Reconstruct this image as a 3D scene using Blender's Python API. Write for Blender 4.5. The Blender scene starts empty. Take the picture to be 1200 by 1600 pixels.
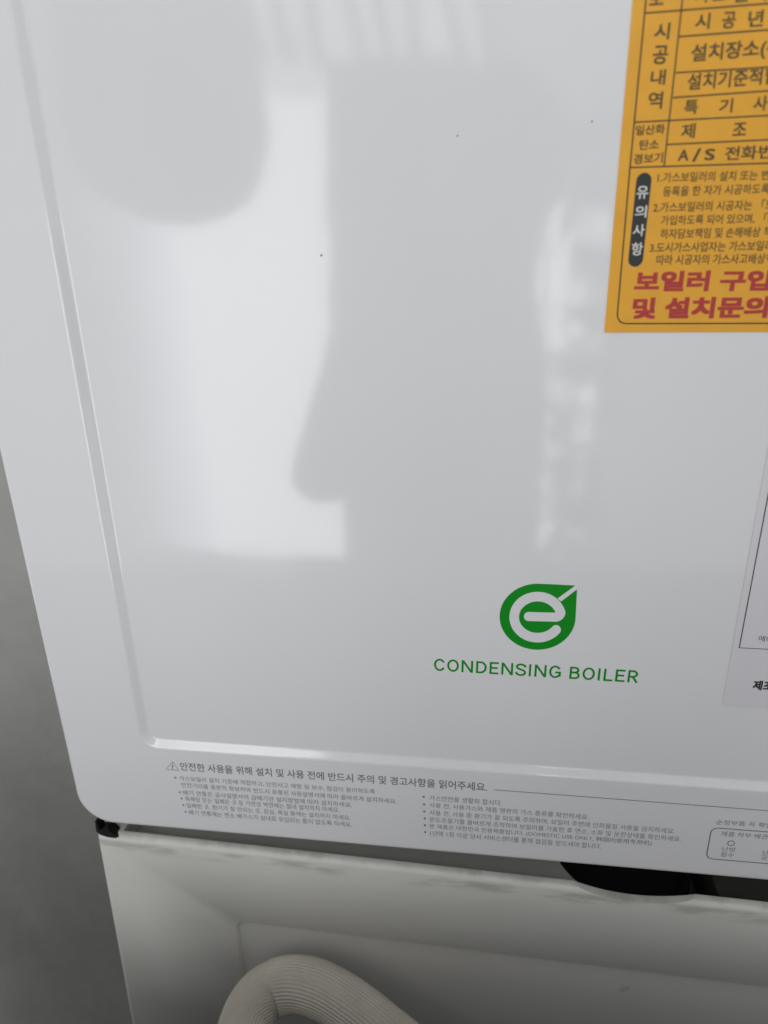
import bpy, bmesh, math, random
from mathutils import Vector, Matrix, noise

random.seed(7)
S = bpy.context.scene
COL = S.collection

# ------------------------------------------------------------------ camera
FPX = 1063.0                                   # focal length in pixels of the 1200 px wide photograph
RW = ((0.991477782, 0.022158146, 0.128377659),     # world (right, down, into wall) -> camera axes
      (0.023939572, 0.937659531, -0.346729724),
      (-0.128057424, 0.346848124, 0.929138136))
CAM = Vector((0.040978, -0.297324, 0.110991))
cam_d = bpy.data.cameras.new('camera')
cam = bpy.data.objects.new('camera', cam_d)
COL.objects.link(cam)
def _ax(i, s): return Vector((RW[i][0] * s, RW[i][2] * s, -RW[i][1] * s))
_r, _u, _b = _ax(0, 1), _ax(1, -1), _ax(2, -1)
cam.matrix_world = Matrix(((_r.x, _u.x, _b.x, CAM.x), (_r.y, _u.y, _b.y, CAM.y), (_r.z, _u.z, _b.z, CAM.z), (0, 0, 0, 1)))
cam_d.sensor_fit = 'HORIZONTAL'
cam_d.sensor_width = 27.0
cam_d.lens = 27.0 * FPX / 1200.0
cam_d.clip_start = 0.01
cam_d.clip_end = 50
cam_d.dof.use_dof = True
cam_d.dof.focus_distance = 0.345
cam_d.dof.aperture_fstop = cam_d.lens / 3.6     # about 3 mm wide pupil, as a phone has
S.camera = cam

# ------------------------------------------------------------------ light
W = bpy.data.worlds.new('World')
S.world = W
W.use_nodes = True
bg = W.node_tree.nodes['Background']
bg.inputs[0].default_value = (0.98, 0.985, 1.0, 1)
bg.inputs[1].default_value = 0.60

def area(name, loc, sx, sy, radiance, color, target=None):
    """Rectangular lamp of given radiance, facing +Y (or a target)."""
    l = bpy.data.lights.new(name, 'AREA')
    l.shape = 'RECTANGLE'
    l.size, l.size_y = sx, sy
    l.energy = radiance * sx * sy * math.pi
    l.color = color
    o = bpy.data.objects.new(name, l)
    o.location = loc
    d = (Vector(target) - Vector(loc)) if target else Vector((0, 1, 0))
    o.rotation_euler = d.to_track_quat('-Z', 'Z').to_euler()
    COL.objects.link(o)
    return o
# daylight through the tall balcony window behind the photographer
area('window_daylight', (-0.34, -1.62, -0.125), 0.88, 1.27, 3.7, (0.96, 0.985, 1.0))
for k, (x, rad) in enumerate(((-0.805, 3.0), (-0.855, 2.2), (-0.905, 1.35), (-0.955, 0.7), (-1.005, 0.4))):   # added lamp strips, stepped down to fade the window's mirrored edge
    area('window_fade_strip', (x, -1.62, -0.125), 0.05, 1.25, rad, (0.88, 0.92, 1.0))
area('window_daylight_top', (-0.36, -1.62, 0.70), 0.84, 0.36, 1.5, (1.0, 0.98, 0.95))
area('window_daylight_gap', (0.265, -1.62, -0.25), 0.20, 0.96, 4.0, (0.95, 0.98, 1.0))
area('upper_fill_light', (-0.45, -1.9, 1.27), 1.4, 0.8, 3.9, (0.98, 0.985, 1.0), target=(0.0, 0.0, 0.05))  # soft lamp added above the mirrored view to brighten the cover

S.view_settings.view_transform = 'Standard'
S.view_settings.look = 'None'
S.view_settings.exposure = 0.06
S.view_settings.gamma = 1.0
S.view_settings.use_curve_mapping = False
S.render.engine = 'CYCLES'
S.cycles.use_denoising = True
S.cycles.max_bounces = 8
S.cycles.sample_clamp_indirect = 8.0

# ------------------------------------------------------------------ helpers
def at(px, py, N=0.0):
    """Point of the vertical plane y = N seen at a pixel of the 1200 x 1600 photograph."""
    c = ((px - 600) / FPX, (py - 800) / FPX, 1.0)
    w = [sum(RW[i][k] * c[i] for i in range(3)) for k in range(3)]
    t = (N - CAM.y) / w[2]
    return Vector((CAM.x + w[0] * t, N, CAM.z - w[1] * t))

def tag(o, label=None, cat=None, group=None, kind=None):
    if label: o['label'] = label
    if cat: o['category'] = cat
    if group: o['group'] = group
    if kind: o['kind'] = kind
    return o

def empty(name, loc=(0, 0, 0)):
    o = bpy.data.objects.new(name, None)
    o.empty_display_size = 0.02
    o.location = loc
    COL.objects.link(o)
    return o

def wloc(o):
    v = Vector((0, 0, 0))
    while o is not None:
        v += o.location
        o = o.parent
    return v

def link_mesh(name, me, mat, parent=None, origin=None, smooth=False):
    """Mesh given in world coordinates; moves its origin to its centre and parents it."""
    if origin is None:
        n = max(1, len(me.vertices))
        origin = sum((v.co for v in me.vertices), Vector()) / n
    origin = Vector(origin)
    me.transform(Matrix.Translation(-origin))
    o = bpy.data.objects.new(name, me)
    me.materials.clear()
    me.materials.append(mat)
    COL.objects.link(o)
    if parent is not None:
        o.parent = parent
        o.location = origin - wloc(parent)
    else:
        o.location = origin
    if smooth:
        for p in me.polygons: p.use_smooth = True
    return o

def from_bm(name, bm, mat, parent=None, origin=None, smooth=False):
    bmesh.ops.recalc_face_normals(bm, faces=bm.faces)
    me = bpy.data.meshes.new(name)
    bm.to_mesh(me); bm.free()
    return link_mesh(name, me, mat, parent, origin, smooth)

def from_py(name, verts, faces, mat, parent=None, origin=None, smooth=False):
    me = bpy.data.meshes.new(name)
    me.from_pydata([tuple(v) for v in verts], [], faces)
    me.update()
    return link_mesh(name, me, mat, parent, origin, smooth)

def rr(x0, x1, z0, z1, r, n=10):
    """Rounded rectangle, counter-clockwise, 4 * (n + 1) points."""
    out = []
    for cx, cz, a0 in ((x1 - r, z0 + r, -90), (x1 - r, z1 - r, 0), (x0 + r, z1 - r, 90), (x0 + r, z0 + r, 180)):
        for k in range(n + 1):
            a = math.radians(a0 + 90.0 * k / n)
            out.append((cx + r * math.cos(a), cz + r * math.sin(a)))
    return out

# ------------------------------------------------------------------ materials
def mat(name, base, rough=0.5, spec=0.5, coat=0.0, coat_rough=0.03, var=0.0, vscale=20.0, bump=0.0, bscale=40.0, bdetail=3.0, bdist=0.001, metallic=0.0, dirt=None):
    m = bpy.data.materials.new(name)
    m.use_nodes = True
    nt = m.node_tree
    P = nt.nodes['Principled BSDF']
    P.inputs['Base Color'].default_value = (*base, 1)
    P.inputs['Roughness'].default_value = rough
    P.inputs['Specular IOR Level'].default_value = spec
    P.inputs['Coat Weight'].default_value = coat
    P.inputs['Coat Roughness'].default_value = coat_rough
    P.inputs['Metallic'].default_value = metallic
    geo = nt.nodes.new('ShaderNodeNewGeometry')
    col = None
    if var > 0:
        n = nt.nodes.new('ShaderNodeTexNoise')
        n.inputs['Scale'].default_value = vscale
        n.inputs['Detail'].default_value = 6
        n.inputs['Roughness'].default_value = 0.6
        nt.links.new(geo.outputs['Position'], n.inputs['Vector'])
        r = nt.nodes.new('ShaderNodeMapRange')
        r.inputs['From Min'].default_value = 0.3; r.inputs['From Max'].default_value = 0.7
        r.inputs['To Min'].default_value = 1 - var; r.inputs['To Max'].default_value = 1 + var
        nt.links.new(n.outputs['Fac'], r.inputs['Value'])
        mx = nt.nodes.new('ShaderNodeMix'); mx.data_type = 'RGBA'; mx.blend_type = 'MULTIPLY'
        mx.inputs['Factor'].default_value = 1.0
        mx.inputs['A'].default_value = (*base, 1)
        nt.links.new(r.outputs['Result'], mx.inputs['B'])
        col = mx.outputs['Result']
    if dirt:
        dcol, lo, hi, sc, stretch = dirt
        mp = nt.nodes.new('ShaderNodeMapping')
        mp.inputs['Scale'].default_value = stretch
        nt.links.new(geo.outputs['Position'], mp.inputs['Vector'])
        n = nt.nodes.new('ShaderNodeTexNoise')
        n.inputs['Scale'].default_value = sc
        n.inputs['Detail'].default_value = 8
        n.inputs['Roughness'].default_value = 0.68
        nt.links.new(mp.outputs['Vector'], n.inputs['Vector'])
        r = nt.nodes.new('ShaderNodeMapRange')
        r.inputs['From Min'].default_value = lo; r.inputs['From Max'].default_value = hi
        nt.links.new(n.outputs['Fac'], r.inputs['Value'])
        mx = nt.nodes.new('ShaderNodeMix'); mx.data_type = 'RGBA'
        nt.links.new(r.outputs['Result'], mx.inputs['Factor'])
        if col: nt.links.new(col, mx.inputs['A'])
        else: mx.inputs['A'].default_value = (*base, 1)
        mx.inputs['B'].default_value = (*dcol, 1)
        col = mx.outputs['Result']
    if col: nt.links.new(col, P.inputs['Base Color'])
    if bump > 0:
        n = nt.nodes.new('ShaderNodeTexNoise')
        n.inputs['Scale'].default_value = bscale
        n.inputs['Detail'].default_value = bdetail
        nt.links.new(geo.outputs['Position'], n.inputs['Vector'])
        b = nt.nodes.new('ShaderNodeBump')
        b.inputs['Strength'].default_value = bump
        b.inputs['Distance'].default_value = bdist
        nt.links.new(n.outputs['Fac'], b.inputs['Height'])
        nt.links.new(b.outputs['Normal'], P.inputs['Normal'])
        nt.links.new(b.outputs['Normal'], P.inputs['Coat Normal'])
    return m

M_PAINT = mat('white_enamel', (0.75, 0.751, 0.759), rough=0.30, spec=0.15, coat=1.0, coat_rough=0.075, var=0.012, vscale=9, bump=0.25, bscale=16, bdetail=1.5, bdist=0.0012)
M_BODY = mat('body_steel', (0.70, 0.71, 0.72), rough=0.45, var=0.03)
M_GREEN = mat('green_print', (0.002, 0.255, 0.010), rough=0.38, spec=0.3, coat=0.15, coat_rough=0.06)
M_GREY = mat('grey_print', (0.19, 0.19, 0.195), rough=0.5, spec=0.3)
M_FILM = mat('white_film', (0.70, 0.69, 0.715), rough=0.35, coat=0.5, coat_rough=0.08, bump=0.2, bscale=30, bdist=0.0005)
M_BLACK = mat('black_print', (0.012, 0.012, 0.014), rough=0.5)
M_YELLOW = mat('yellow_paper', (0.78, 0.385, 0.034), rough=0.42, spec=0.4, var=0.05, vscale=60, bump=0.15, bscale=60, bdist=0.0004)
M_BROWN = mat('dark_print', (0.09, 0.060, 0.014), rough=0.5)
M_PILL = mat('charcoal_print', (0.022, 0.025, 0.024), rough=0.45)
M_CREAM = mat('pale_print', (0.66, 0.66, 0.62), rough=0.5)
M_RED = mat('red_print', (0.44, 0.034, 0.030), rough=0.45)
M_CAB = mat('aged_white_plastic', (0.66, 0.655, 0.615), rough=0.50, spec=0.4, var=0.03, vscale=9, bump=0.12, bscale=45, bdist=0.0008,
            dirt=((0.25, 0.21, 0.17), 0.66, 0.86, 17.0, (1.0, 1.0, 1.6)))
def stains(m):
    nt = m.node_tree
    P = nt.nodes['Principled BSDF']
    src = P.inputs['Base Color'].links[0].from_socket
    geo = nt.nodes.new('ShaderNodeNewGeometry')
    sep = nt.nodes.new('ShaderNodeSeparateXYZ')
    nt.links.new(geo.outputs['Position'], sep.inputs[0])
    def math_(op, a, b):
        n = nt.nodes.new('ShaderNodeMath'); n.operation = op
        for i, v in enumerate((a, b)):
            if isinstance(v, float): n.inputs[i].default_value = v
            else: nt.links.new(v, n.inputs[i])
        return n.outputs[0]
    def smooth(v, lo, hi):
        n = nt.nodes.new('ShaderNodeMapRange'); n.interpolation_type = 'SMOOTHSTEP'
        nt.links.new(v, n.inputs['Value'])
        n.inputs['From Min'].default_value = lo; n.inputs['From Max'].default_value = hi
        return n.outputs[0]
    def noise_(sx, sy, sz, sc, det=6):
        mp = nt.nodes.new('ShaderNodeMapping'); mp.inputs['Scale'].default_value = (sx, sy, sz)
        nt.links.new(geo.outputs['Position'], mp.inputs['Vector'])
        n = nt.nodes.new('ShaderNodeTexNoise'); n.inputs['Scale'].default_value = sc; n.inputs['Detail'].default_value = det
        n.inputs['Roughness'].default_value = 0.65
        nt.links.new(mp.outputs[0], n.inputs['Vector'])
        return n.outputs['Fac']
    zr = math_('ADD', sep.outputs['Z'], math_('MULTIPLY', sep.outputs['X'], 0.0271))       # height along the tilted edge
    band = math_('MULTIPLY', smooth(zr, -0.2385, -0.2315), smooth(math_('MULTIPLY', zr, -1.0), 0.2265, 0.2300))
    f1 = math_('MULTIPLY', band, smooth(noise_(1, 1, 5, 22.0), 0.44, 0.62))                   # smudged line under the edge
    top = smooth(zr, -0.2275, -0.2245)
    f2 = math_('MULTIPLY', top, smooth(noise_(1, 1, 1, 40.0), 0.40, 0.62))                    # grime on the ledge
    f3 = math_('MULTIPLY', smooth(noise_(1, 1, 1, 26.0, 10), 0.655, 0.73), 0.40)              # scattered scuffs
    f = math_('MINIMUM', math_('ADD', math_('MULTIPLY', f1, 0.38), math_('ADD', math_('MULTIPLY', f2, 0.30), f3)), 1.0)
    mx = nt.nodes.new('ShaderNodeMix'); mx.data_type = 'RGBA'
    nt.links.new(f, mx.inputs['Factor'])
    nt.links.new(src, mx.inputs['A'])
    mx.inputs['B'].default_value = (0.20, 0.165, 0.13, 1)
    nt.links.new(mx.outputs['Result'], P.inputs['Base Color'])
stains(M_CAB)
M_LEAF = mat('leaf_green', (0.03, 0.06, 0.025), rough=0.6)
M_WALL = mat('grey_plaster', (0.385, 0.385, 0.363), rough=0.9, spec=0.2, var=0.10, vscale=6, bump=0.5, bscale=70, bdetail=6, bdist=0.002,
             dirt=((0.30, 0.30, 0.275), 0.50, 0.80, 4.0, (1, 1, .6)))
M_HOSE = mat('beige_vinyl', (0.43, 0.40, 0.345), rough=0.55, spec=0.35, var=0.10, vscale=45, bump=0.15, bscale=200, bdist=0.0005,
             dirt=((0.20, 0.17, 0.14), 0.62, 0.80, 30.0, (1, 1, 1)))
M_MATTE = mat('matte_black', (0.010, 0.010, 0.010), rough=0.7, spec=0.25)  # also fills the pipe cut-out, where it stands for shade
M_GAP = mat('dark_gap_fill', (0.055, 0.055, 0.045), rough=0.6, var=0.2, vscale=40)  # dark colour standing for the shade in the open slot
M_SPECK = mat('dirt_speck', (0.16, 0.15, 0.14), rough=0.8)
M_FLOOR = mat('grey_tile', (0.16, 0.155, 0.15), rough=0.5, var=0.08)
M_CLOTH = mat('dark_cloth', (0.035, 0.036, 0.042), rough=0.9, var=0.2, vscale=60)
M_SKIN = mat('skin', (0.34, 0.20, 0.14), rough=0.55)
M_HAIR = mat('dark_hair', (0.018, 0.014, 0.012), rough=0.6)
M_PHONE = mat('phone_shell', (0.05, 0.05, 0.055), rough=0.3)
M_LENS = mat('phone_glass', (0.01, 0.01, 0.012), rough=0.08)
M_DOOR = mat('grey_cabinet', (0.14, 0.14, 0.145), rough=0.6, var=0.05)
M_BAG = mat('grey_sack', (0.10, 0.10, 0.105), rough=0.9, var=0.12, vscale=20, bump=0.4, bscale=25, bdist=0.01)

# ------------------------------------------------------------------ setting
FLOOR_Z = -1.32
def sheet(name, pts, m, kind='structure'):
    o = from_py(name, pts, [(0, 1, 2, 3)], m)
    tag(o, kind=kind)
    return o
tag(sheet('floor', [(-2.2, -1.9, FLOOR_Z), (2.2, -1.9, FLOOR_Z), (2.2, 0.4, FLOOR_Z), (-2.2, 0.4, FLOOR_Z)], M_FLOOR), 'dark grey floor under the boiler and lower cabinet')
# wall behind the boiler, with a faintly uneven trowelled face
def wall():
    bm = bmesh.new()
    nx, nz = 90, 90
    x0, x1, z0, z1, y = -1.5, 1.1, FLOOR_Z, 1.2, 0.25
    g = [[bm.verts.new((x0 + (x1 - x0) * i / nx, y + 0.004 * noise.noise(Vector((i * .21, j * .21, 3))) , z0 + (z1 - z0) * j / nz)) for j in range(nz + 1)] for i in range(nx + 1)]
    for i in range(nx):
        for j in range(nz):
            bm.faces.new((g[i][j], g[i + 1][j], g[i + 1][j + 1], g[i][j + 1]))
    o = from_bm('wall', bm, M_WALL, smooth=True)
    tag(o, 'rough grey plaster wall behind the white boiler', kind='structure')
wall()

# ------------------------------------------------------------------ boiler
BX0, BX1, BZ0, BZ1 = -0.1915, 0.29, -0.2073, 0.52
RX0, RX1, RZ0, RZ1 = -0.1438, 0.2423, -0.1478, 0.46          # outer line of the pressed recess
REC, BEV = 0.0024, 0.0060                                    # recess depth and width of its sloping rim
boiler = tag(empty('boiler', (0.05, 0.10, BZ0)), 'glossy white condensing boiler with a recessed front cover and green leaf logo', 'boiler')

def front_cover():
    loops = []
    R0 = 0.0215
    def outer(ins, y): loops.append([(x, y, z) for x, z in rr(BX0 + ins, BX1 - ins, BZ0 + ins, BZ1 - ins, R0 - ins, 14)])
    outer(0.004, 0.0305); outer(0.0, 0.030); outer(0.0, 0.0045)
    f = 0.0032
    for k in range(0, 8):
        a = math.radians(90.0 * k / 7)
        outer(f * (1 - math.cos(a)), f * (1 - math.sin(a)))
    outer(f + 0.0006, 0.0); outer(0.010, 0.0)
    def rec(ins, y, r): loops.append([(x, y, z) for x, z in rr(RX0 + ins, RX1 - ins, RZ0 + ins, RZ1 - ins, r, 14)])
    rec(-0.006, 0.0, 0.017); rec(-0.0014, 0.0, 0.0125)
    # rounded shoulder, straight slope, rounded foot
    n = 26
    slope = REC / BEV
    for k in range(n + 1):
        t = k / n
        e = 0.28                                              # rounded share at either end
        if t < e: s = t * t / (2 * e)
        elif t > 1 - e: s = 1 - e - (1 - t) ** 2 / (2 * e)
        else: s = t - e / 2
        s /= 1 - e
        rec(BEV * t, REC * s, max(0.0045, 0.011 - BEV * t * 0.9))
    rec(BEV + 0.0012, REC, 0.0045); rec(BEV + 0.006, REC, 0.004); rec(BEV + 0.02, REC, 0.003)
    bm = bmesh.new()
    vl = [[bm.verts.new(p) for p in L] for L in loops]
    for a, b in zip(vl, vl[1:]):
        m = len(a)
        for i in range(m):
            bm.faces.new((a[i], a[(i + 1) % m], b[(i + 1) % m], b[i]))
    bm.faces.new(vl[-1])
    bm.faces.new(list(reversed(vl[0])))
    return from_bm('front_cover', bm, M_PAINT, boiler, smooth=True)
cover = front_cover()

def solid_box(name, x0, x1, y0, y1, z0, z1, m, parent=None, bev=0.002, seg=3):
    bm = bmesh.new()
    bmesh.ops.create_cube(bm, size=1)
    for v in bm.verts:
        v.co = Vector((x0 + (x1 - x0) * (v.co.x + .5), y0 + (y1 - y0) * (v.co.y + .5), z0 + (z1 - z0) * (v.co.z + .5)))
    if bev: bmesh.ops.bevel(bm, geom=list(bm.edges), offset=bev, segments=seg, profile=0.5, affect='EDGES')
    return from_bm(name, bm, m, parent)
solid_box('body', BX0 + 0.006, BX1 - 0.006, 0.0308, 0.246, BZ0 + 0.006, BZ1 - 0.006, M_BODY, boiler)

# ------------------------------------------------------------------ print helpers
def quad_strip(name, pts, width, y, m, parent, closed=False):
    """Thin printed rule along world points of the plane y."""
    n = len(pts)
    verts, faces = [], []
    for i, p in enumerate(pts):
        if closed: a, b = pts[i - 1], pts[(i + 1) % n]
        else: a, b = pts[max(0, i - 1)], pts[min(n - 1, i + 1)]
        d = Vector((b[0] - a[0], b[1] - a[1])).normalized()
        nx, nz = -d.y * width / 2, d.x * width / 2
        verts += [(p[0] + nx, y, p[1] + nz), (p[0] - nx, y, p[1] - nz)]
    for i in range(n if closed else n - 1):
        j = (i + 1) % n
        faces.append((2 * i, 2 * i + 1, 2 * j + 1, 2 * j))
    return from_py(name, verts, faces, m, parent)

def xz(px, py, N):
    p = at(px, py, N)
    return (p.x, p.z)

def rule(p0, p1, width, N, lift, m, parent, name='printed_rule'):
    return quad_strip(name, [xz(*p0, N), xz(*p1, N)], width, N - lift, m, parent)

_lines = {}
_pending = []
def fetch_glyphs():
    """All lines of print as outlines, from one text object; a line per row, told apart by height."""
    bodies = list(_lines)
    cu = bpy.data.curves.new('text', 'FONT')
    cu.body = '\n'.join(bodies)
    cu.size = 1.0
    cu.space_line = 3.0
    cu.resolution_u = 3
    o = bpy.data.objects.new('text', cu)
    COL.objects.link(o)
    bpy.context.view_layer.update()
    me = o.to_mesh()
    co = [(v.co.x, v.co.y) for v in me.vertices]
    step = 3.0
    rows = [[] for _ in bodies]
    for p in me.polygons:
        vi = tuple(p.vertices)
        y = sum(co[i][1] for i in vi) / len(vi)
        rows[max(0, min(len(bodies) - 1, int(math.floor((0.36 - y) / step + 0.5))))].append(vi)
    for r, b in enumerate(bodies):
        mp, vs, fs = {}, [], []
        for f in rows[r]:
            g = []
            for i in f:
                if i not in mp:
                    mp[i] = len(vs); vs.append((co[i][0], co[i][1] + r * step))
                g.append(mp[i])
            fs.append(tuple(g))
        _lines[b] = (vs, fs)
    o.to_mesh_clear()
    bpy.data.objects.remove(o)
    bpy.data.curves.remove(cu)

def text(body, p0, p1, hpx, N, lift, m, parent, vis=None, bold=0.0, name='printed_text'):
    """Line of print from pixel p0 to pixel p1 (bottom edge of the letters), hpx high; vis is the part of it that spans p0..p1."""
    _lines.setdefault(body)
    if vis: _lines.setdefault(vis)
    _pending.append((body, p0, p1, hpx, N, lift, m, parent, vis, bold, name))

def set_text():
    fetch_glyphs()
    for body, p0, p1, hpx, N, lift, m, parent, vis, bold, name in _pending:
        vs, fs = _lines[body]
        vv = _lines[vis][0] if vis else vs
        xa, xb = min(v[0] for v in vv) - bold, max(v[0] for v in vv) + bold
        ya, yb = min(v[1] for v in vv) - bold, max(v[1] for v in vv) + bold
        A, B = at(*p0, N), at(*p1, N)
        h = (at(p0[0], p0[1] - hpx, N) - A).length
        d = Vector((B.x - A.x, 0, B.z - A.z))
        L = d.length
        d.normalize()
        up = Vector((-d.z, 0, d.x))
        sx, sy = L / (xb - xa), h / (yb - ya)
        sh = [(0, 0)]
        if bold: sh = [(bold, bold), (-bold, bold), (bold, -bold), (-bold, -bold)]
        if bold > .03: sh += [(0, 0), (0, bold), (0, -bold), (bold, 0), (-bold, 0)]
        out, ff = [], []
        for q, (dx, dy) in enumerate(sh):                     # a heavier weight is printed as overlapping passes
            n0 = len(out)
            out += [A + d * ((x + dx - xa) * sx) + up * ((y + dy - ya) * sy) + Vector((0, -lift - q * 4e-6, 0)) for x, y in vs]
            ff += [tuple(n0 + i for i in f) for f in fs]
        from_py(name, out, ff, m, parent)

def caption(body, p0, p1, hpx, N, lift, m, parent):
    """Sans-serif capitals drawn as even strokes."""
    w = 0.150; h = w / 2
    def arc(cx, cy, rx, ry, a0, a1, n=22): return [(cx + rx * math.cos(math.radians(a0 + (a1 - a0) * k / n)), cy + ry * math.sin(math.radians(a0 + (a1 - a0) * k / n))) for k in range(n + 1)]
    def spl(c, n=6):
        out = []
        for i in range(len(c) - 1):
            q = [Vector(c[max(0, i - 1)]), Vector(c[i]), Vector(c[i + 1]), Vector(c[min(len(c) - 1, i + 2)])]
            for k in range(n):
                t = k / n
                v = .5 * (2 * q[1] + (q[2] - q[0]) * t + (2 * q[0] - 5 * q[1] + 4 * q[2] - q[3]) * t * t + (3 * q[1] - q[0] - 3 * q[2] + q[3]) * t ** 3)
                out.append((v.x, v.y))
        return out + [c[-1]]
    ST = [(.165, 0), (.165, 1)]
    AL = {
        'C': (.915, [arc(.475, .5, .335, .5 - h + .012, 30, 330, 40)]),
        'O': (.967, [arc(.4835, .5, .345, .5 - h + .012, 0, 360, 48)]),
        'N': (1.0, [[(.165, 0), (.165, 1)], [(.835, 0), (.835, 1)], [(.185, .97), (.815, .03)]]),
        'D': (.92, [ST, [(.165, 1 - h), (.40, 1 - h)] + arc(.40, .5, .37, .5 - h, 90, -90, 30) + [(.40, h), (.165, h)]]),
        'E': (.80, [ST, [(.165, h), (.735, h)], [(.165, .515), (.66, .515)], [(.165, 1 - h), (.73, 1 - h)]]),
        'S': (.834, [spl([(.735, .715), (.66, .865), (.42, .94), (.20, .875), (.135, .74), (.215, .61), (.42, .525), (.64, .425), (.715, .275), (.635, .125), (.42, .06), (.18, .13), (.09, .29)])]),
        'I': (.383, [[(.19, 0), (.19, 1)]]),
        'G': (.958, [arc(.48, .5, .34, .5 - h + .012, 32, 318, 40) + [(.81, .16)], [(.81, .13), (.81, .50)], [(.81 + h, .455), (.49, .455)]]),
        'B': (.875, [ST, [(.165, 1 - h), (.45, 1 - h)] + arc(.45, .735, .215, .265 - h, 90, -90) + [(.45, .5375), (.165, .5375)], [(.45, .532), (.48, .532)] + arc(.48, .30, .235, .30 - h, 90, -90) + [(.48, h), (.165, h)]]),
        'L': (.757, [ST, [(.165, h), (.70, h)]]),
        'R': (.866, [ST, [(.165, 1 - h), (.44, 1 - h)] + arc(.44, .70, .235, .30 - h, 90, -90) + [(.44, .4675), (.165, .4675)], [(.43, .46), (.735, 0)]]),
        ' ': (.36, [])}
    strokes, x = [], 0.0
    for ch in body:
        adv, st = AL[ch]
        strokes += [[(x + a, b) for a, b in q] for q in st]
        x += adv + 0.035
    xa = min(a for q in strokes for a, b in q) - h; xb = max(a for q in strokes for a, b in q) + h
    A, B = at(*p0, N), at(*p1, N)
    d = B - A; sx = d.length / (xb - xa); d.normalize(); up = Vector((-d.z, 0, d.x))
    sy = (at(p0[0], p0[1] - hpx, N) - A).length
    vs, fs = [], []
    for q, st in enumerate(strokes):
        n0 = len(vs); P = [Vector(v) for v in st]
        closed = (P[0] - P[-1]).length < 1e-4
        for i, p in enumerate(P):
            a = P[i - 1] if i else (P[-2] if closed else P[0])
            b = P[i + 1] if i < len(P) - 1 else (P[1] if closed else P[-1])
            t = (b - a).normalized(); nn = Vector((-t.y, t.x)) * h
            for v in (p + nn, p - nn):
                vs.append(A + d * ((v.x - xa) * sx) + up * (v.y * sy) + Vector((0, -lift - (q % 5) * 4e-6, 0)))
        for i in range(len(P) - 1): fs.append((n0 + 2 * i, n0 + 2 * i + 1, n0 + 2 * i + 3, n0 + 2 * i + 2))
    return from_py('printed_caption', vs, fs, m, parent)

def disc(name, p, rx, rz, N, lift, m, parent, n=14):
    c = at(*p, N)
    vs = [(c.x + rx * math.cos(2 * math.pi * k / n), N - lift, c.z + rz * math.sin(2 * math.pi * k / n)) for k in range(n)]
    return from_py(name, vs, [tuple(range(n))], m, parent)

INK = 0.00006
# --- green logo: leaf outline with a lower-case e, in pixels of an enlarged crop (0.3 px each, from 660, 890)
def lg(x, y): return xz(660 + x * 0.3, 890 + y * 0.3, REC)
logo = empty('leaf_logo', (0.0735, REC, -0.0525))
logo.parent = boiler
logo.location = Vector((0.0735, REC, -0.0525)) - boiler.location
def leaf():
    pts = []
    for k in range(0, 61):                                   # top, round the left, bottom, to the right side
        a = math.radians(90 + 270.0 * k / 60)
        pts.append((600 + 198 * math.cos(a), 245 - 172 * math.sin(a)))
    pts += [(801, 190), (804, 130)]
    tx, ty, r = 804, 80, 9
    pts += [(805, ty + 22), (804.5, ty + 12), (801, ty + 6), (796, ty + 3), (788, ty + 2.0)]
    pts += [(770, 81), (720, 78.5), (660, 75.5)]
    vs = [(*lg(*p),) for p in pts]
    return from_py('leaf', [(x, REC - INK, z) for x, z in vs], [tuple(range(len(vs)))], M_GREEN, logo)
leaf()
def estroke():
    path = []
    for k in range(0, 53):
        a = math.radians(9 + (322 - 9) * k / 52)
        path.append((600 + 122 * math.cos(a), 247 - 107 * math.sin(a)))
    w = 50
    P = [Vector(p) for p in path]
    L, Rr = [], []
    for i, p in enumerate(P):
        d = (P[min(len(P) - 1, i + 1)] - P[max(0, i - 1)]).normalized()
        n = Vector((-d.y, d.x))
        ww = w / 2
        L.append(p + n * ww); Rr.append(p - n * ww)
    vs, fs = [], []
    for l, r in zip(L, Rr): vs += [l, r]
    for i in range(len(P) - 1): fs.append((2 * i, 2 * i + 1, 2 * i + 3, 2 * i + 2))
    o = from_py('letter_stroke', [(lg(*v)[0], REC - 2 * INK, lg(*v)[1]) for v in vs], fs, M_PAINT, logo)
    bar = [(552, 220), (600, 221.5), (695, 223.5), (745.5, 225), (741, 240), (733, 253), (721, 263), (706, 269.5), (690, 271), (600, 268.5), (552, 267)]
    from_py('letter_bar', [(lg(*v)[0], REC - 2.3 * INK, lg(*v)[1]) for v in bar], [tuple(range(len(bar)))], M_PAINT, logo)
    # round ends of the stroke
    for e, (c, rad) in enumerate(((Vector((552, 243.5)), 23.5), (P[-1], w * .5))):
        ring = [c + Vector((math.cos(t), math.sin(t))) * rad for t in [2 * math.pi * k / 24 for k in range(24)]]
        from_py('letter_stroke_end', [(lg(*v)[0], REC - (2.5 + e * .2) * INK, lg(*v)[1]) for v in ring], [tuple(range(24))], M_PAINT, logo)
    # slit from the bowl to the leaf's tip
    q = [(806, 75), (818, 92), (722, 165), (703, 150)]
    from_py('leaf_slit', [(lg(*v)[0], REC - 3 * INK, lg(*v)[1]) for v in q], [(0, 1, 2, 3)], M_PAINT, logo)
estroke()
caption('CONDENSING BOILER', (678, 1047.5), (996.5, 1067), 18.6, REC, INK, M_GREEN, boiler)

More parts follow.
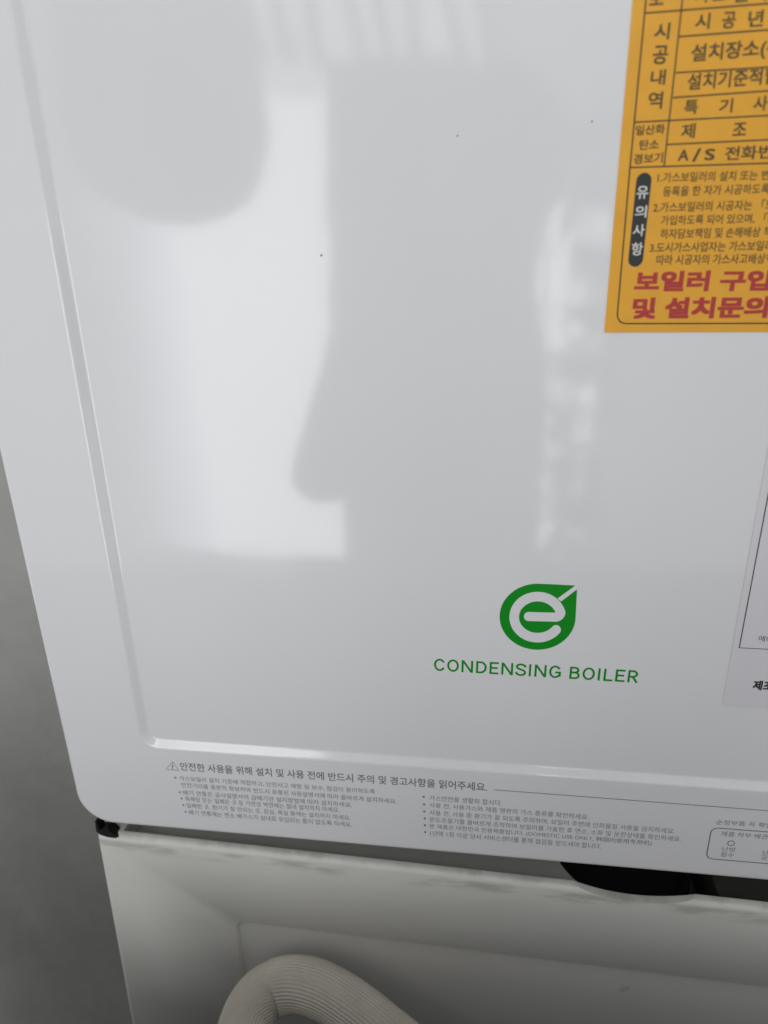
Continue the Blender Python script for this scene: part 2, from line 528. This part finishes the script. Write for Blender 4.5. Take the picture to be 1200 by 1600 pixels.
# --- safety notice along the bottom of the cover
F = 0.0
G = M_GREY
text('안전한 사용을 위해 설치 및 사용 전에 반드시 주의 및 경고사항을 읽어주세요.', (282.5, 1203.5), (761, 1236.6), 12.5, F, INK, G, boiler, bold=0.012)
tri = [xz(259, 1202, F), xz(279.5, 1203.5, F), xz(270.5, 1190.5, F)]
quad_strip('warning_triangle', tri, 0.0006, -INK, G, boiler, closed=True)
rule((270, 1195), (269.6, 1199.5), 0.0007, F, INK, G, boiler, 'exclamation_mark')
disc('exclamation_mark', (269.5, 1201), 0.0004, 0.0004, F, INK, G, boiler, 8)
LB = [('가스보일러 설치 기준에 적합하고, 안전사고 예방 및 보수, 점검이 용이하도록', (281, 1219.8), (586, 1241), (274, 1215)),
      ('안전거리를 충분히 확보하여 반드시 동봉된 사용설명서에 따라 올바르게 설치하세요.', (283.8, 1230), (620, 1256), None),
      ('배기 연통은 공사설명서의 급배기관 설치방법에 따라 설치하세요.', (287, 1242), (550, 1261.5), (281, 1237.7)),
      ('목욕탕 또는 밀폐된 곳 등 가연성 벽면에는 절대 설치하지 마세요.', (290, 1252), (530.5, 1269.5), (283.8, 1247.5)),
      ('밀폐된 곳, 환기가 잘 안되는 곳, 침실, 욕실 등에는 설치하지 마세요.', (292.5, 1262.4), (548, 1282), (286.5, 1258)),
      ('배기 연통에는 연소 배가스가 실내로 유입되는 틈이 없도록 하세요.', (296, 1273), (550, 1292.3), (290, 1268.5))]
for s, a, b, d in LB:
    text(s, a, b, 7.6, F, INK, G, boiler)
    if d: disc('bullet', d, 0.00065, 0.0007, F, INK, G, boiler, 8)
RB = [('가스안전을 생활화 합시다.', (671, 1250.5), (783.7, 1258.8), (662, 1245)),
      ('사용 전, 사용가스와 제품 명판의 가스 종류를 확인하세요.', (671, 1262), (919.4, 1281), (662.7, 1256.7)),
      ('사용 전, 사용 중 환기가 잘 되도록 주의하며, 보일러 주변에 인화물질 사용을 금지하세요.', (671, 1273.6), (1053.6, 1303), (663, 1267.7)),
      ('온도조절기를 올바르게 조작하여 보일러를 가동한 후 연소, 소화 및 운전상태를 확인하세요.', (671, 1284.3), (1063.5, 1315.4), (663.8, 1278.7)),
      ('본 제품은 대한민국 전용제품입니다. (DOMESTIC USE ONLY, 韩国内使用专用机)', (671, 1295), (1017.7, 1322), (664, 1289.4)),
      ('1년에 1회 이상 당사 서비스센터를 통해 점검을 받으셔야 합니다.', (672, 1305.6), (938.8, 1326.6), (664.6, 1300))]
for s, a, b, d in RB:
    text(s, a, b, 8.2, F, INK, G, boiler)
    disc('bullet', d, 0.0007, 0.00075, F, INK, G, boiler, 8)
rule((772, 1234), (1300, 1274.2), 0.00045, F, INK, G, boiler)
text('순정부품 꼭 확인하세요', (1118.3, 1288), (1195, 1292.8), 7.4, F, INK, G, boiler, vis='순정부품 꼭 확')
def pipe_box():
    a, b = xz(1118, 1293.4, F), xz(1101, 1341, F)
    x0, z1, z0 = xz(1107.5, 1317, F)[0], a[1], b[1]
    pts = rr(x0, x0 + 0.085, z0, z1, 0.0035, 6)
    quad_strip('printed_frame', pts, 0.0006, -INK, G, boiler, closed=True)
pipe_box()
text('제품 하부 배관', (1126, 1306), (1199.4, 1311.4), 7.6, F, INK, G, boiler)
c = at(1142.2, 1317.4, F)
quad_strip('printed_circle', [(c.x + 0.00165 * math.cos(2 * math.pi * k / 20), c.z + 0.00165 * math.sin(2 * math.pi * k / 20)) for k in range(20)], 0.0005, -INK, G, boiler, closed=True)
text('난방', (1127.7, 1330.2), (1149, 1331.4), 7.2, F, INK, G, boiler)
text('환수', (1125.8, 1338.6), (1146.4, 1339.6), 7.0, F, INK, G, boiler)
text('난방', (1191, 1335), (1212.3, 1336.2), 7.2, F, INK, G, boiler)
text('공급', (1188.6, 1343.4), (1209.4, 1344.4), 7.0, F, INK, G, boiler)
# dust specks on the cover
for p, r in (((502, 399), .00055), ((715, 212), .0004), ((925, 190), .0004)):
    disc('dust_speck', p, r, r * .8, REC, INK, M_SPECK, boiler, 7)

# ------------------------------------------------------------------ yellow installation sticker
def slab(name, corners, y_back, thick, m, parent=None):
    n = len(corners)
    vs = [(x, y_back, z) for x, z in corners] + [(x, y_back - thick, z) for x, z in corners]
    fs = [tuple(reversed(range(n))), tuple(range(n, 2 * n))] + [(i, (i + 1) % n, n + (i + 1) % n, n + i) for i in range(n)]
    return from_py(name, vs, fs, m, parent)
stk = tag(empty('installation_sticker', at(944, 518.7, REC)), 'yellow sticker with a ruled table and red Korean lettering on the white cover', 'sticker')
TH = 0.00022
YS = REC - TH - 0.00008                                       # front face of the sticker
bl = xz(944, 519.5, REC)
slab('backing_paper', [bl, (bl[0] + 0.125, bl[1] - 0.0007), (bl[0] + 0.125, bl[1] + 0.17), (bl[0] - 0.0003, bl[1] + 0.17)], REC - 0.00008, TH, M_YELLOW, stk)
K = M_BROWN
def srule(p0, p1, w=0.00055): rule(p0, p1, w, YS, INK, K, stk)
def ext(p0, p1, x):                                            # carries a rule on past the frame
    t = (x - p0[0]) / (p1[0] - p0[0])
    return (x, p0[1] + (p1[1] - p0[1]) * t)
# rounded outer frame
fr = [xz(1013, -60, YS), xz(1009, 2, YS), xz(984.3, 262, YS), xz(965.6, 480, YS), xz(964.6, 490, YS), xz(965.4, 497, YS), xz(968.5, 502, YS), xz(973.5, 504.8, YS), xz(980, 505.6, YS), xz(1100, 505.4, YS), xz(1300, 505, YS)]
quad_strip('printed_frame', fr, 0.0006, YS - INK, K, stk)
srule((1069.5, -30), (1037.5, 260.5))
for a, b in (((1007.6, 20.6), (1200, 5.5)), ((1060, 57.4), (1200, 46.6)), ((1055.7, 113.7), (1200, 105)), ((1051.6, 152.6), (1200, 142)),
             ((991.5, 191), (1200, 180.5)), ((1042, 225.8), (1200, 218.4)), ((984.5, 261.8), (1200, 255))):
    srule(a, ext(a, b, 1300))
def stext(body, p0, p1, h, vis=None, bold=0.02, m=None, lift=INK): text(body, p0, p1, h, YS, lift, m or K, stk, vis=vis, bold=bold)
for ch, a, b, h in (('시', (1021, 62.5), (1045, 61.5), 26), ('공', (1018.5, 101), (1042, 100), 29), ('내', (1015.5, 133.5), (1038.6, 132.5), 24), ('역', (1011.5, 171), (1034, 170), 27),
                    ('일산화', (992.5, 212), (1038.4, 209), 15.5), ('탄소', (998.5, 234.5), (1028.8, 233), 15.5), ('경보기', (989.5, 257), (1035, 254), 16),
                    ('시', (1085, 46.8), (1108, 45.2), 25), ('공', (1127, 45.6), (1148, 44), 26), ('년', (1167.5, 42.8), (1191.3, 41), 26),
                    ('특', (1068, 179), (1089.5, 177.8), 22), ('기', (1123, 177), (1143.7, 175.6), 22), ('사', (1176, 173.8), (1198, 172.4), 23),
                    ('제', (1063.5, 216.8), (1085, 215.6), 23), ('조', (1143.7, 212.6), (1165, 211.4), 20), ('보', (1014, 9), (1036, 7.4), 24),
                    ('가', (1085, 5), (1108, 3.3), 24), ('스', (1113, 1.5), (1134, 0), 24), ('설', (1144, 4.4), (1168, 2.6), 24), ('비', (1176, 3), (1197, 1.2), 24)):
    stext(ch, a, b, h)
stext('설치장소(주소)', (1078.7, 97), (1185, 88.6), 27, vis='설치장소')
stext('설치기준적합', (1073, 141.5), (1189.3, 132.6), 26, vis='설치기준적')
for ch, a, b, h in (('A', (1058.7, 251.6), (1075.4, 251), 17.5), ('/', (1081, 253), (1093.5, 252.4), 20.5), ('S', (1100, 250.6), (1116, 250), 17.5)):
    stext(ch, a, b, h)
stext('전화번호', (1131.8, 251), (1181.6, 248.8), 21.5, vis='전화')
for s, v, a, b in (('1.가스보일러의 설치 또는 변경', '1.가스보일러의 설치 또는', (1026.7, 285.4), (1182.7, 281.6)),
                   ('등록을 한 자가 시공하도록', '등록을 한 자가 시공하도', (1035, 307.2), (1187, 303)),
                   ('2.가스보일러의 시공자는 「도시', '2.가스보일러의 시공자는', (1020, 332.2), (1174, 328.2)),
                   ('가입하도록 되어 있으며, 「손해', '가입하도록 되어 있으며,', (1032, 352.6), (1178, 349.4)),
                   ('하자담보책임 및 손해배상 책임', '하자담보책임 및 손해배상', (1031, 373.4), (1187, 370.2)),
                   ('3.도시가스사업자는 가스보일러', '3.도시가스사업자는 가스보일', (1014.8, 395), (1192, 391.8)),
                   ('따라 시공자의 가스사고배상책임', '따라 시공자의 가스사고배상', (1024.5, 414), (1194.6, 411.8))):
    stext(s, a, b, 15.5, vis=v, bold=0.012)
stext('보일러 구입', (989.8, 456), (1163, 454.8), 32, vis='보일러 구', bold=0.042, m=M_RED)
stext('및 설치문의', (986.6, 498.5), (1197.8, 496.8), 33, bold=0.042, m=M_RED)
def pill():
    a, b = Vector((*xz(1006.0, 282.5, YS), 0)), Vector((*xz(993.2, 405, YS), 0))
    r = (Vector((*xz(1011.6, 340, YS), 0)) - Vector((*xz(988.2, 340, YS), 0))).length / 2
    d = (b - a).normalized(); ang = math.atan2(d.y, d.x)
    pts = []
    for c, a0 in ((b, ang - math.pi / 2), (a, ang + math.pi / 2)):
        for k in range(15):
            t = a0 + math.pi * k / 14
            pts.append((c.x + r * math.cos(t), c.y + r * math.sin(t)))
    from_py('printed_pill', [(x, YS - INK, z) for x, z in pts], [tuple(range(len(pts)))], M_PILL, stk)
pill()
for ch, a, b, h in (('유', (993.5, 311), (1012, 310.4), 20), ('의', (991.5, 340.6), (1009.5, 340), 19), ('사', (988, 369.4), (1006.5, 368.8), 18.5), ('항', (986, 399.4), (1003.5, 398.8), 20)):
    stext(ch, a, b, h, bold=0.015, m=M_CREAM, lift=2 * INK)

# ------------------------------------------------------------------ pale energy label
lab = tag(empty('energy_label', at(1128, 1101, REC)), 'pale translucent film label with a thin black frame, below the yellow sticker', 'label')
p, q = xz(1128, 1101.5, REC), xz(1184, 807, REC)
lx = p[0]
cor = [(x, z) for x, z in rr(lx, lx + 0.09, p[1], p[1] + 0.145, 0.0016, 5)]
YL = REC - 0.0003
slab('film', cor, REC - 0.00008, 0.00022, M_FILM, lab)
bx, bz = xz(1155, 1012, YL)
quad_strip('printed_frame', [(bx + 0.08, bz - 0.0006), (bx, bz), (bx + 0.0006, bz + 0.12), (bx + 0.08, bz + 0.12)], 0.00055, YL - INK, M_BLACK, lab)
text('에너지소비효율', (1184.4, 1002), (1206, 1003.3), 9, YL, INK, M_BLACK, lab, vis='에너')
text('제조원', (1175, 1077.6), (1206.5, 1079.8), 15, YL, INK, M_BLACK, lab, vis='제조', bold=0.035)

set_text()

# ------------------------------------------------------------------ lower cabinet (hangs a little out of true)
CROT = math.radians(1.55)                                     # its right side sits lower
cab = tag(empty('lower_cabinet', (0.05, 0.003, FLOOR_Z + 0.005)), 'aged off-white cabinet with a recessed front panel below the boiler', 'cabinet')
def cabinet_shell():
    CX, CZ = 0.0, -0.2242                                     # point about which it is turned
    def solid(x0, x1, y0, y1, z0, z1, bev, seg, axis=None):
        bm = bmesh.new()
        bmesh.ops.create_cube(bm, size=1)
        for v in bm.verts:
            v.co = Vector((x0 + (x1 - x0) * (v.co.x + .5), y0 + (y1 - y0) * (v.co.y + .5), z0 + (z1 - z0) * (v.co.z + .5)))
        es = list(bm.edges)
        if axis is not None:
            es = [e for e in bm.edges if abs((e.verts[0].co - e.verts[1].co).normalized()[axis]) > .9]
        if bev: bmesh.ops.bevel(bm, geom=es, offset=bev, segments=seg, profile=0.5, affect='EDGES')
        bmesh.ops.recalc_face_normals(bm, faces=bm.faces)
        me = bpy.data.meshes.new('solid'); bm.to_mesh(me); bm.free()
        o = bpy.data.objects.new('solid', me); COL.objects.link(o)
        return o
    base = solid(-0.1865, 0.34, 0.0030, 0.24, -1.07, CZ, 0.0042, 5)
    def tapered():
        bm = bmesh.new()
        L = []
        for y, o in ((-0.02, .0022), (0.00295, .0022), (0.0034, .0015), (0.0042, .0006), (0.0062, 0.0)):
            L.append([bm.verts.new((x, y, z)) for x, z in rr(-0.0995 - o, 0.30 + o, -0.80 - o, -0.2860 + o, 0.007 + o, 8)])
        for a, b in zip(L, L[1:]):
            for k in range(len(a)): bm.faces.new((a[k], a[(k + 1) % len(a)], b[(k + 1) % len(a)], b[k]))
        bm.faces.new(L[0]); bm.faces.new(L[-1])
        bmesh.ops.recalc_face_normals(bm, faces=bm.faces)
        me = bpy.data.meshes.new('solid'); bm.to_mesh(me); bm.free()
        o = bpy.data.objects.new('solid', me); COL.objects.link(o)
        return o
    cuts = [tapered()]
    # round cut-out for the pipes and the open slot to its right
    def drum(r, y, z0, z1):
        bm = bmesh.new()
        bmesh.ops.create_cone(bm, cap_ends=True, segments=160, radius1=r, radius2=r, depth=z1 - z0)
        for v in bm.verts: v.co += Vector((0.140, y, (z0 + z1) / 2))
        me = bpy.data.meshes.new('solid'); bm.to_mesh(me); bm.free()
        o = bpy.data.objects.new('solid', me); COL.objects.link(o)
        return o
    bm = bmesh.new()                                          # shallow dip worn into the lip in front of the cut-out
    bmesh.ops.create_cone(bm, cap_ends=True, segments=360, radius1=0.105, radius2=0.105, depth=0.02, matrix=Matrix.Rotation(math.pi / 2, 4, 'X'))
    for v in bm.verts: v.co += Vector((0.138, -0.0015, -0.2242 - 0.0056 + 0.105))
    me = bpy.data.meshes.new('solid'); bm.to_mesh(me); bm.free()
    dip = bpy.data.objects.new('solid', me); COL.objects.link(dip)
    cuts += [dip, drum(0.0430, 0.0515, -0.274, -0.15), solid(0.150, 0.31, 0.0105, 0.12, -0.274, -0.15, 0.0, 1), solid(-0.170, 0.32, 0.0078, 0.20, -0.2395, -0.15, 0.0, 1)]
    for c in cuts:
        md = base.modifiers.new('cut', 'BOOLEAN')
        md.operation = 'DIFFERENCE'; md.object = c; md.solver = 'EXACT'
    bpy.context.view_layer.update()
    dg = bpy.context.evaluated_depsgraph_get()
    me = bpy.data.meshes.new_from_object(base.evaluated_get(dg))
    for o in [base] + cuts: bpy.data.objects.remove(o)
    me.transform(Matrix.Translation((CX, 0, CZ)) @ Matrix.Rotation(CROT, 4, 'Y') @ Matrix.Translation((-CX, 0, -CZ)))
    o = link_mesh('shell', me, M_CAB, cab)
    for p in o.data.polygons: p.use_smooth = True
    o.data.set_sharp_from_angle(angle=math.radians(35))
cabinet_shell()
# black fill added in the pipe cut-out to stand for its shade
def hole_fill():
    bm = bmesh.new()
    n = 96
    rings = []
    for r, z in ((0.038, -0.250), (0.039, -0.2462), (0.0412, -0.2455), (0.0425, -0.2465), (0.0425, -0.270)):
        rings.append([bm.verts.new((0.140 + r * math.cos(2 * math.pi * k / n), 0.0515 + r * math.sin(2 * math.pi * k / n), z)) for k in range(n)])
    for a, b in zip(rings, rings[1:]):
        for k in range(n): bm.faces.new((a[k], a[(k + 1) % n], b[(k + 1) % n], b[k]))
    bm.faces.new(rings[0]); bm.faces.new(rings[-1])
    from_bm('hole_shade', bm, M_MATTE, cab)
hole_fill()
solid_box('slot_shade', 0.1875, 0.300, 0.0110, 0.118, -0.268, -0.2365, M_GAP, cab, bev=0.001)  # dark block added in the slot in place of the gap's shade
# black piece filling the gap under the boiler's corner
def corner_piece():
    pts = [(-.1850, -.2095), (-.1856, -.2175), (-.1835, -.2200), (-.1790, -.2215), (-.1735, -.2218), (-.1715, -.2206), (-.1738, -.2190), (-.1768, -.2160), (-.1778, -.2128), (-.1800, -.2150), (-.1830, -.2165), (-.1842, -.2095)]
    bm = bmesh.new()
    v0 = [bm.verts.new((x, 0.0035, z)) for x, z in pts]; v1 = [bm.verts.new((x, 0.010, z)) for x, z in pts]
    n = len(pts)
    bm.faces.new(v0); bm.faces.new(list(reversed(v1)))
    for i in range(n): bm.faces.new((v0[i], v0[(i + 1) % n], v1[(i + 1) % n], v1[i]))
    bmesh.ops.triangulate(bm, faces=[f for f in bm.faces if len(f.verts) > 4])
    from_bm('corner_gap_piece', bm, M_MATTE, boiler)
corner_piece()

# ------------------------------------------------------------------ ribbed hose
def hose():
    t = tag(empty('drain_hose', (-0.045, -0.03, -0.30)), 'beige ribbed vinyl hose arching in front of the off-white cabinet', 'hose')
    ctrl = [at(*p) for p in ((392, 1880, -0.095), (380, 1760, -0.085), (376, 1670, -0.070), (384, 1598, -0.048), (412, 1555, -0.031), (452, 1538, -0.024),
                             (498, 1546, -0.025), (548, 1575, -0.031), (600, 1615, -0.040), (660, 1670, -0.052), (730, 1745, -0.066), (800, 1830, -0.078))]
    path = []
    for i in range(len(ctrl) - 1):
        p0, p1, p2, p3 = ctrl[max(0, i - 1)], ctrl[i], ctrl[i + 1], ctrl[min(len(ctrl) - 1, i + 2)]
        for k in range(10):
            s = k / 10
            path.append(0.5 * ((2 * p1) + (p2 - p0) * s + (2 * p0 - 5 * p1 + 4 * p2 - p3) * s * s + (3 * p1 - p0 - 3 * p2 + p3) * s ** 3))
    nr, per = 48, 6
    n = nr * per
    verts, faces = [], []
    up = Vector((0, -.7, .7))
    for i, p in enumerate(path):
        d = (path[min(i + 1, len(path) - 1)] - path[max(i - 1, 0)]).normalized()
        a = (up - d * up.dot(d)).normalized(); b = d.cross(a)
        for k in range(n):
            th = 2 * math.pi * k / n
            w = 0.5 + 0.5 * math.cos(th * nr)
            tw = th + i * 0.0035
            r = 0.0143 + 0.0008 * w + 0.0004 * noise.noise(Vector((i * .15, th * 2, 0)))
            verts.append(p + a * (r * math.cos(tw)) + b * (r * math.sin(tw)))
    for i in range(len(path) - 1):
        for k in range(n):
            j = (k + 1) % n
            faces.append((i * n + k, i * n + j, (i + 1) * n + j, (i + 1) * n + k))
    from_py('ribbed_wall', verts, faces, M_HOSE, t, smooth=True)
hose()

# ------------------------------------------------------------------ what the glossy cover mirrors: the photographer, a tall cupboard, a hanging sack
def skin_mesh(name, chains, m, parent=None, levels=2, root=0):
    """chains: lists of (key, x, y, z, r); equal keys share a vertex."""
    idx, co, rad, ed = {}, [], [], []
    for ch in chains:
        prev = None
        for k, x, y, z, r in ch:
            if k not in idx:
                idx[k] = len(co); co.append((x, y, z)); rad.append(r)
            if prev is not None: ed.append((prev, idx[k]))
            prev = idx[k]
    me = bpy.data.meshes.new(name)
    me.from_pydata(co, ed, [])
    o = bpy.data.objects.new(name, me); COL.objects.link(o)
    o.modifiers.new('skin', 'SKIN').use_smooth_shade = True
    for i, r in enumerate(rad): me.skin_vertices[0].data[i].radius = (r, r)
    me.skin_vertices[0].data[root].use_root = True
    sb = o.modifiers.new('sub', 'SUBSURF'); sb.levels = levels; sb.render_levels = levels
    bpy.context.view_layer.update()
    dg = bpy.context.evaluated_depsgraph_get()
    em = bpy.data.meshes.new_from_object(o.evaluated_get(dg))
    bpy.data.objects.remove(o)
    return link_mesh(name, em, m, parent, smooth=True)

person = tag(empty('person', (0.0, -0.69, FLOOR_Z)), 'person in dark clothes holding up a phone, mirrored in the glossy white cover', 'person')
FZ = FLOOR_Z
PY = -0.69
fr_ = cam.matrix_world
def camp(x, y, z): return fr_ @ Vector((x, y, z))
hx, hy, hz = camp(-0.055, -0.075, 0.016)
chains = [
    [('pel', .0, PY, -.42, .125), ('wai', -.01, PY + .01, -.27, .112), ('che', -.015, PY + .01, -.10, .118), ('upc', .0, PY, .00, .100), ('nec', .058, PY + .015, .075, .052), ('jaw', .055, PY + .055, .135, .062), ('skl', .055, PY + .035, .215, .092), ('top', .055, PY + .02, .27, .072)],
    [('jaw', 0, 0, 0, 0), ('nos', .055, PY + .135, .185, .013)],
    [('upc', 0, 0, 0, 0), ('shl', -.125, PY + .03, -.005, .055), ('ell', -.185, PY + .08, -.20, .043), ('wrl', hx - .012, hy - .07, hz - .03, .028), ('hal', hx - .006, hy - .035, hz, .030)],
    [('hal', 0, 0, 0, 0), ('th1', hx + .012, hy - .022, hz + .028, .0095), ('th2', hx + .030, hy - .024, hz + .045, .0085)],
    [('hal', 0, 0, 0, 0), ('f11', hx - .012, hy + .008, hz + .040, .0092), ('f12', hx + .008, hy + .024, hz + .043, .0085), ('f13', hx + .024, hy + .024, hz + .043, .0078)],
    [('hal', 0, 0, 0, 0), ('f21', hx - .014, hy + .012, hz + .017, .0095), ('f22', hx + .008, hy + .027, hz + .019, .0088), ('f23', hx + .028, hy + .026, hz + .019, .008)],
    [('hal', 0, 0, 0, 0), ('f31', hx - .014, hy + .010, hz - .006, .0092), ('f32', hx + .008, hy + .025, hz - .004, .0085), ('f33', hx + .024, hy + .024, hz - .004, .0078)],
    [('hal', 0, 0, 0, 0), ('f41', hx - .012, hy + .006, hz - .028, .0085), ('f42', hx + .006, hy + .020, hz - .026, .0078), ('f43', hx + .018, hy + .020, hz - .026, .007)],
    [('upc', 0, 0, 0, 0), ('shr', .105, PY - .06, -.005, .055), ('elr', .115, PY - .12, -.27, .042), ('wrr', .12, PY - .06, -.51, .030), ('har', .12, PY - .04, -.58, .032), ('fir', .118, PY - .02, -.66, .016)],
    [('har', 0, 0, 0, 0), ('thr', .10, PY - .01, -.61, .012)],
    [('pel', 0, 0, 0, 0), ('hil', -.085, PY, -.50, .088), ('knl', -.09, PY + .015, FZ + .48, .060), ('anl', -.095, PY - .01, FZ + .09, .042), ('tol', -.10, PY + .13, FZ + .038, .036)],
    [('pel', 0, 0, 0, 0), ('hir', .09, PY, -.50, .088), ('knr', .095, PY + .015, FZ + .48, .060), ('anr', .10, PY - .01, FZ + .09, .042), ('tor', .105, PY + .13, FZ + .038, .036)],
]
body = skin_mesh('body', chains, M_CLOTH, person)
body.data.materials.append(M_SKIN)
bo = wloc(person) + body.location
for p in body.data.polygons:
    c = bo + p.center
    if c.z > .085 and c.x > -.02 and c.y < -0.45: p.material_index = 1
    if c.y > -0.47 and c.x < 0.06 and c.z > -.2: p.material_index = 1
    if c.z < -.52 and c.x > .095 and c.z > -.72 and c.y > PY - .06: p.material_index = 1
def hair():
    bm = bmesh.new()
    bmesh.ops.create_uvsphere(bm, u_segments=32, v_segments=20, radius=1)
    bmesh.ops.delete(bm, geom=[v for v in bm.verts if v.co.y > .35 and v.co.z < .45 or v.co.z < -.75], context='VERTS')
    for v in bm.verts:
        k = 1 + .05 * noise.noise(v.co * 4)
        v.co = Vector((.055 + v.co.x * .094 * k, PY + .020 + v.co.y * .105 * k, .222 + v.co.z * .118 * k))
    from_bm('hair', bm, M_HAIR, person, smooth=True)
hair()
# phone round the camera's own lens
def phone():
    ph = empty('mobile_phone', camp(-0.022, -0.052, 0.007))
    ph.rotation_euler = cam.matrix_world.to_euler()
    tag(ph, 'dark mobile phone held up in front of the white cover', 'phone')
    def slabp(name, w, h, t, r, off, m):
        bm = bmesh.new()
        a = rr(-w / 2, w / 2, -h / 2, h / 2, r, 6)
        v0 = [bm.verts.new((x, y, -t / 2)) for x, y in a]; v1 = [bm.verts.new((x, y, t / 2)) for x, y in a]
        bm.faces.new(v0); bm.faces.new(v1)
        n = len(a)
        for i in range(n): bm.faces.new((v0[i], v0[(i + 1) % n], v1[(i + 1) % n], v1[i]))
        bmesh.ops.recalc_face_normals(bm, faces=bm.faces)
        me = bpy.data.meshes.new(name); bm.to_mesh(me); bm.free(); me.materials.append(m)
        o = bpy.data.objects.new(name, me); COL.objects.link(o); o.parent = ph; o.location = off
    slabp('shell', 0.075, 0.155, 0.008, 0.008, (0, 0, 0), M_PHONE)
    slabp('lens_ring', 0.013, 0.013, 0.0012, 0.0064, (0.022, 0.027, -0.0046), M_LENS)
    slabp('lens_ring', 0.013, 0.013, 0.0012, 0.0064, (0.022, 0.008, -0.0046), M_LENS)
phone()

cup = tag(empty('tall_cupboard', (-0.13, -1.2, FLOOR_Z)), 'tall dark grey cupboard standing before the window, mirrored in the white cover', 'cupboard')
solid_box('carcass', -0.268, 0.02, -1.40, -1.222, FLOOR_Z + 0.0, 0.478, M_DOOR, cup, bev=0.004)
solid_box('door', -0.266, 0.018, -1.2215, -1.203, FLOOR_Z + 0.06, 0.474, M_DOOR, cup, bev=0.003)
solid_box('handle', -0.020, -0.012, -1.2025, -1.185, -0.25, -0.10, M_LENS, cup, bev=0.002)

def sack():
    bm = bmesh.new()
    bmesh.ops.create_uvsphere(bm, u_segments=40, v_segments=28, radius=1)
    for v in bm.verts:
        p = v.co.copy()
        k = 1 + .05 * noise.noise(p * 1.6)
        sq = lambda a, e: math.copysign(abs(a) ** e, a)
        v.co = Vector((-.380 + .137 * sq(p.x, .8) * k, -.70 + .10 * sq(p.y, .8) * k, .343 + .175 * sq(p.z, .75) * k))
        if p.z > .6: v.co.x = -.380 + (v.co.x + .380) * (1 - .35 * (p.z - .6) / .4)
    o = from_bm('hanging_sack', bm, M_BAG, smooth=True)
    tag(o, 'rounded grey sack hanging near the window, mirrored at the cover\'s upper left', 'sack')
sack()

# unseen dark box added before the boiler to keep light off the cabinet
shade_box = tag(empty('front_shade_box', (0.19, -0.285, FLOOR_Z)), 'low dark grey box added in front of the boiler to shade the cabinet', 'blocker')
solid_box('housing', -0.17, 0.55, -0.46, -0.11, FLOOR_Z + 0.03, -0.252, M_DOOR, shade_box, bev=0.012, seg=4)
solid_box('top_plate', -0.175, 0.555, -0.465, -0.105, -0.251, -0.237, M_DOOR, shade_box, bev=0.004)
for fx in (-0.11, 0.48):
    for fy in (-0.42, -0.17):
        solid_box('foot', fx - .025, fx + .025, fy - .025, fy + .025, FLOOR_Z, FLOOR_Z + 0.0295, M_MATTE, shade_box, bev=0.003)

# tall leafy plant added to break up the light of the window gap
def plant():
    t = tag(empty('added_plant', (0.24, -1.45, FLOOR_Z)), 'tall leafy plant added before the window to break up its mirrored light', 'plant')
    bm = bmesh.new()
    bmesh.ops.create_cone(bm, cap_ends=True, segments=28, radius1=0.09, radius2=0.125, depth=0.22)
    for v in bm.verts: v.co += Vector((0.24, -1.45, FLOOR_Z + 0.11))
    from_bm('pot', bm, M_DOOR, t)
    rnd = random.Random(11)
    lv, lf, sv, sf = [], [], [], []
    for k in range(5):
        a = k * 1.3
        p = Vector((0.24 + .04 * math.cos(a), -1.45 + .04 * math.sin(a), FLOOR_Z + .2))
        for q in range(12):
            n = p + Vector((rnd.uniform(-.026, .030), rnd.uniform(-.015, .015), .125))
            b0 = len(sv)
            for c, r in ((p, .006), (n, .005)):
                for w in range(5): sv.append(c + Vector((r * math.cos(w * 1.2566), r * math.sin(w * 1.2566), 0)))
            for w in range(5): sf.append((b0 + w, b0 + (w + 1) % 5, b0 + 5 + (w + 1) % 5, b0 + 5 + w))
            p = n
            for z in range(4 if q > 2 else 0):
                d = Vector((rnd.uniform(-1, 1), rnd.uniform(-.7, .7), rnd.uniform(-.6, .5))).normalized()
                s_ = d.cross(Vector((0, 0, 1))).normalized(); L = rnd.uniform(.06, .11)
                b0 = len(lv)
                for u, w in ((0, .1), (.3, .85), (.6, 1.0), (.85, .55), (1, .03)):
                    c = p + d * (L * u) + Vector((0, 0, -.03 * u * u))
                    lv += [c - s_ * (w * L * .26), c + Vector((0, 0, -.003)), c + s_ * (w * L * .26)]
                for u in range(4):
                    for w in range(2):
                        i0 = b0 + u * 3 + w
                        lf.append((i0, i0 + 1, i0 + 4, i0 + 3))
    from_py('stems', sv, sf, M_LEAF, t)
    from_py('foliage', lv, lf, M_LEAF, t, smooth=True)
plant()

# slanted dark strips added to streak the mirrored light of the window's head
bl_ = tag(empty('streak_strips', (-0.36, -1.50, 0.72)), 'slatted blind at the head of the window, mirrored along the top edge', 'strips')
for k in range(11):
    x = -0.74 + k * 0.076
    sl = solid_box('streak_strip', x - .016, x + .016, -1.5015, -1.4985, 0.53, 0.93, M_DOOR, bl_, bev=0.0)
    sl.rotation_euler = (0, math.radians(-16 + 5 * (k % 3)), 0)
solid_box('strip_rail', -0.80, 0.08, -1.515, -1.485, 0.925, 0.955, M_DOOR, bl_, bev=0.003)

# second unseen box, added to shade the cabinet's lower left
ch_ = tag(empty('left_shade_box', (-0.405, -0.30, FLOOR_Z)), 'low dark box added left of the boiler to shade the cabinet', 'chest')
solid_box('box', -0.62, -0.19, -0.48, -0.125, FLOOR_Z, -0.295, M_DOOR, ch_, bev=0.006)
solid_box('lid', -0.625, -0.185, -0.485, -0.12, -0.294, -0.272, M_DOOR, ch_, bev=0.005)
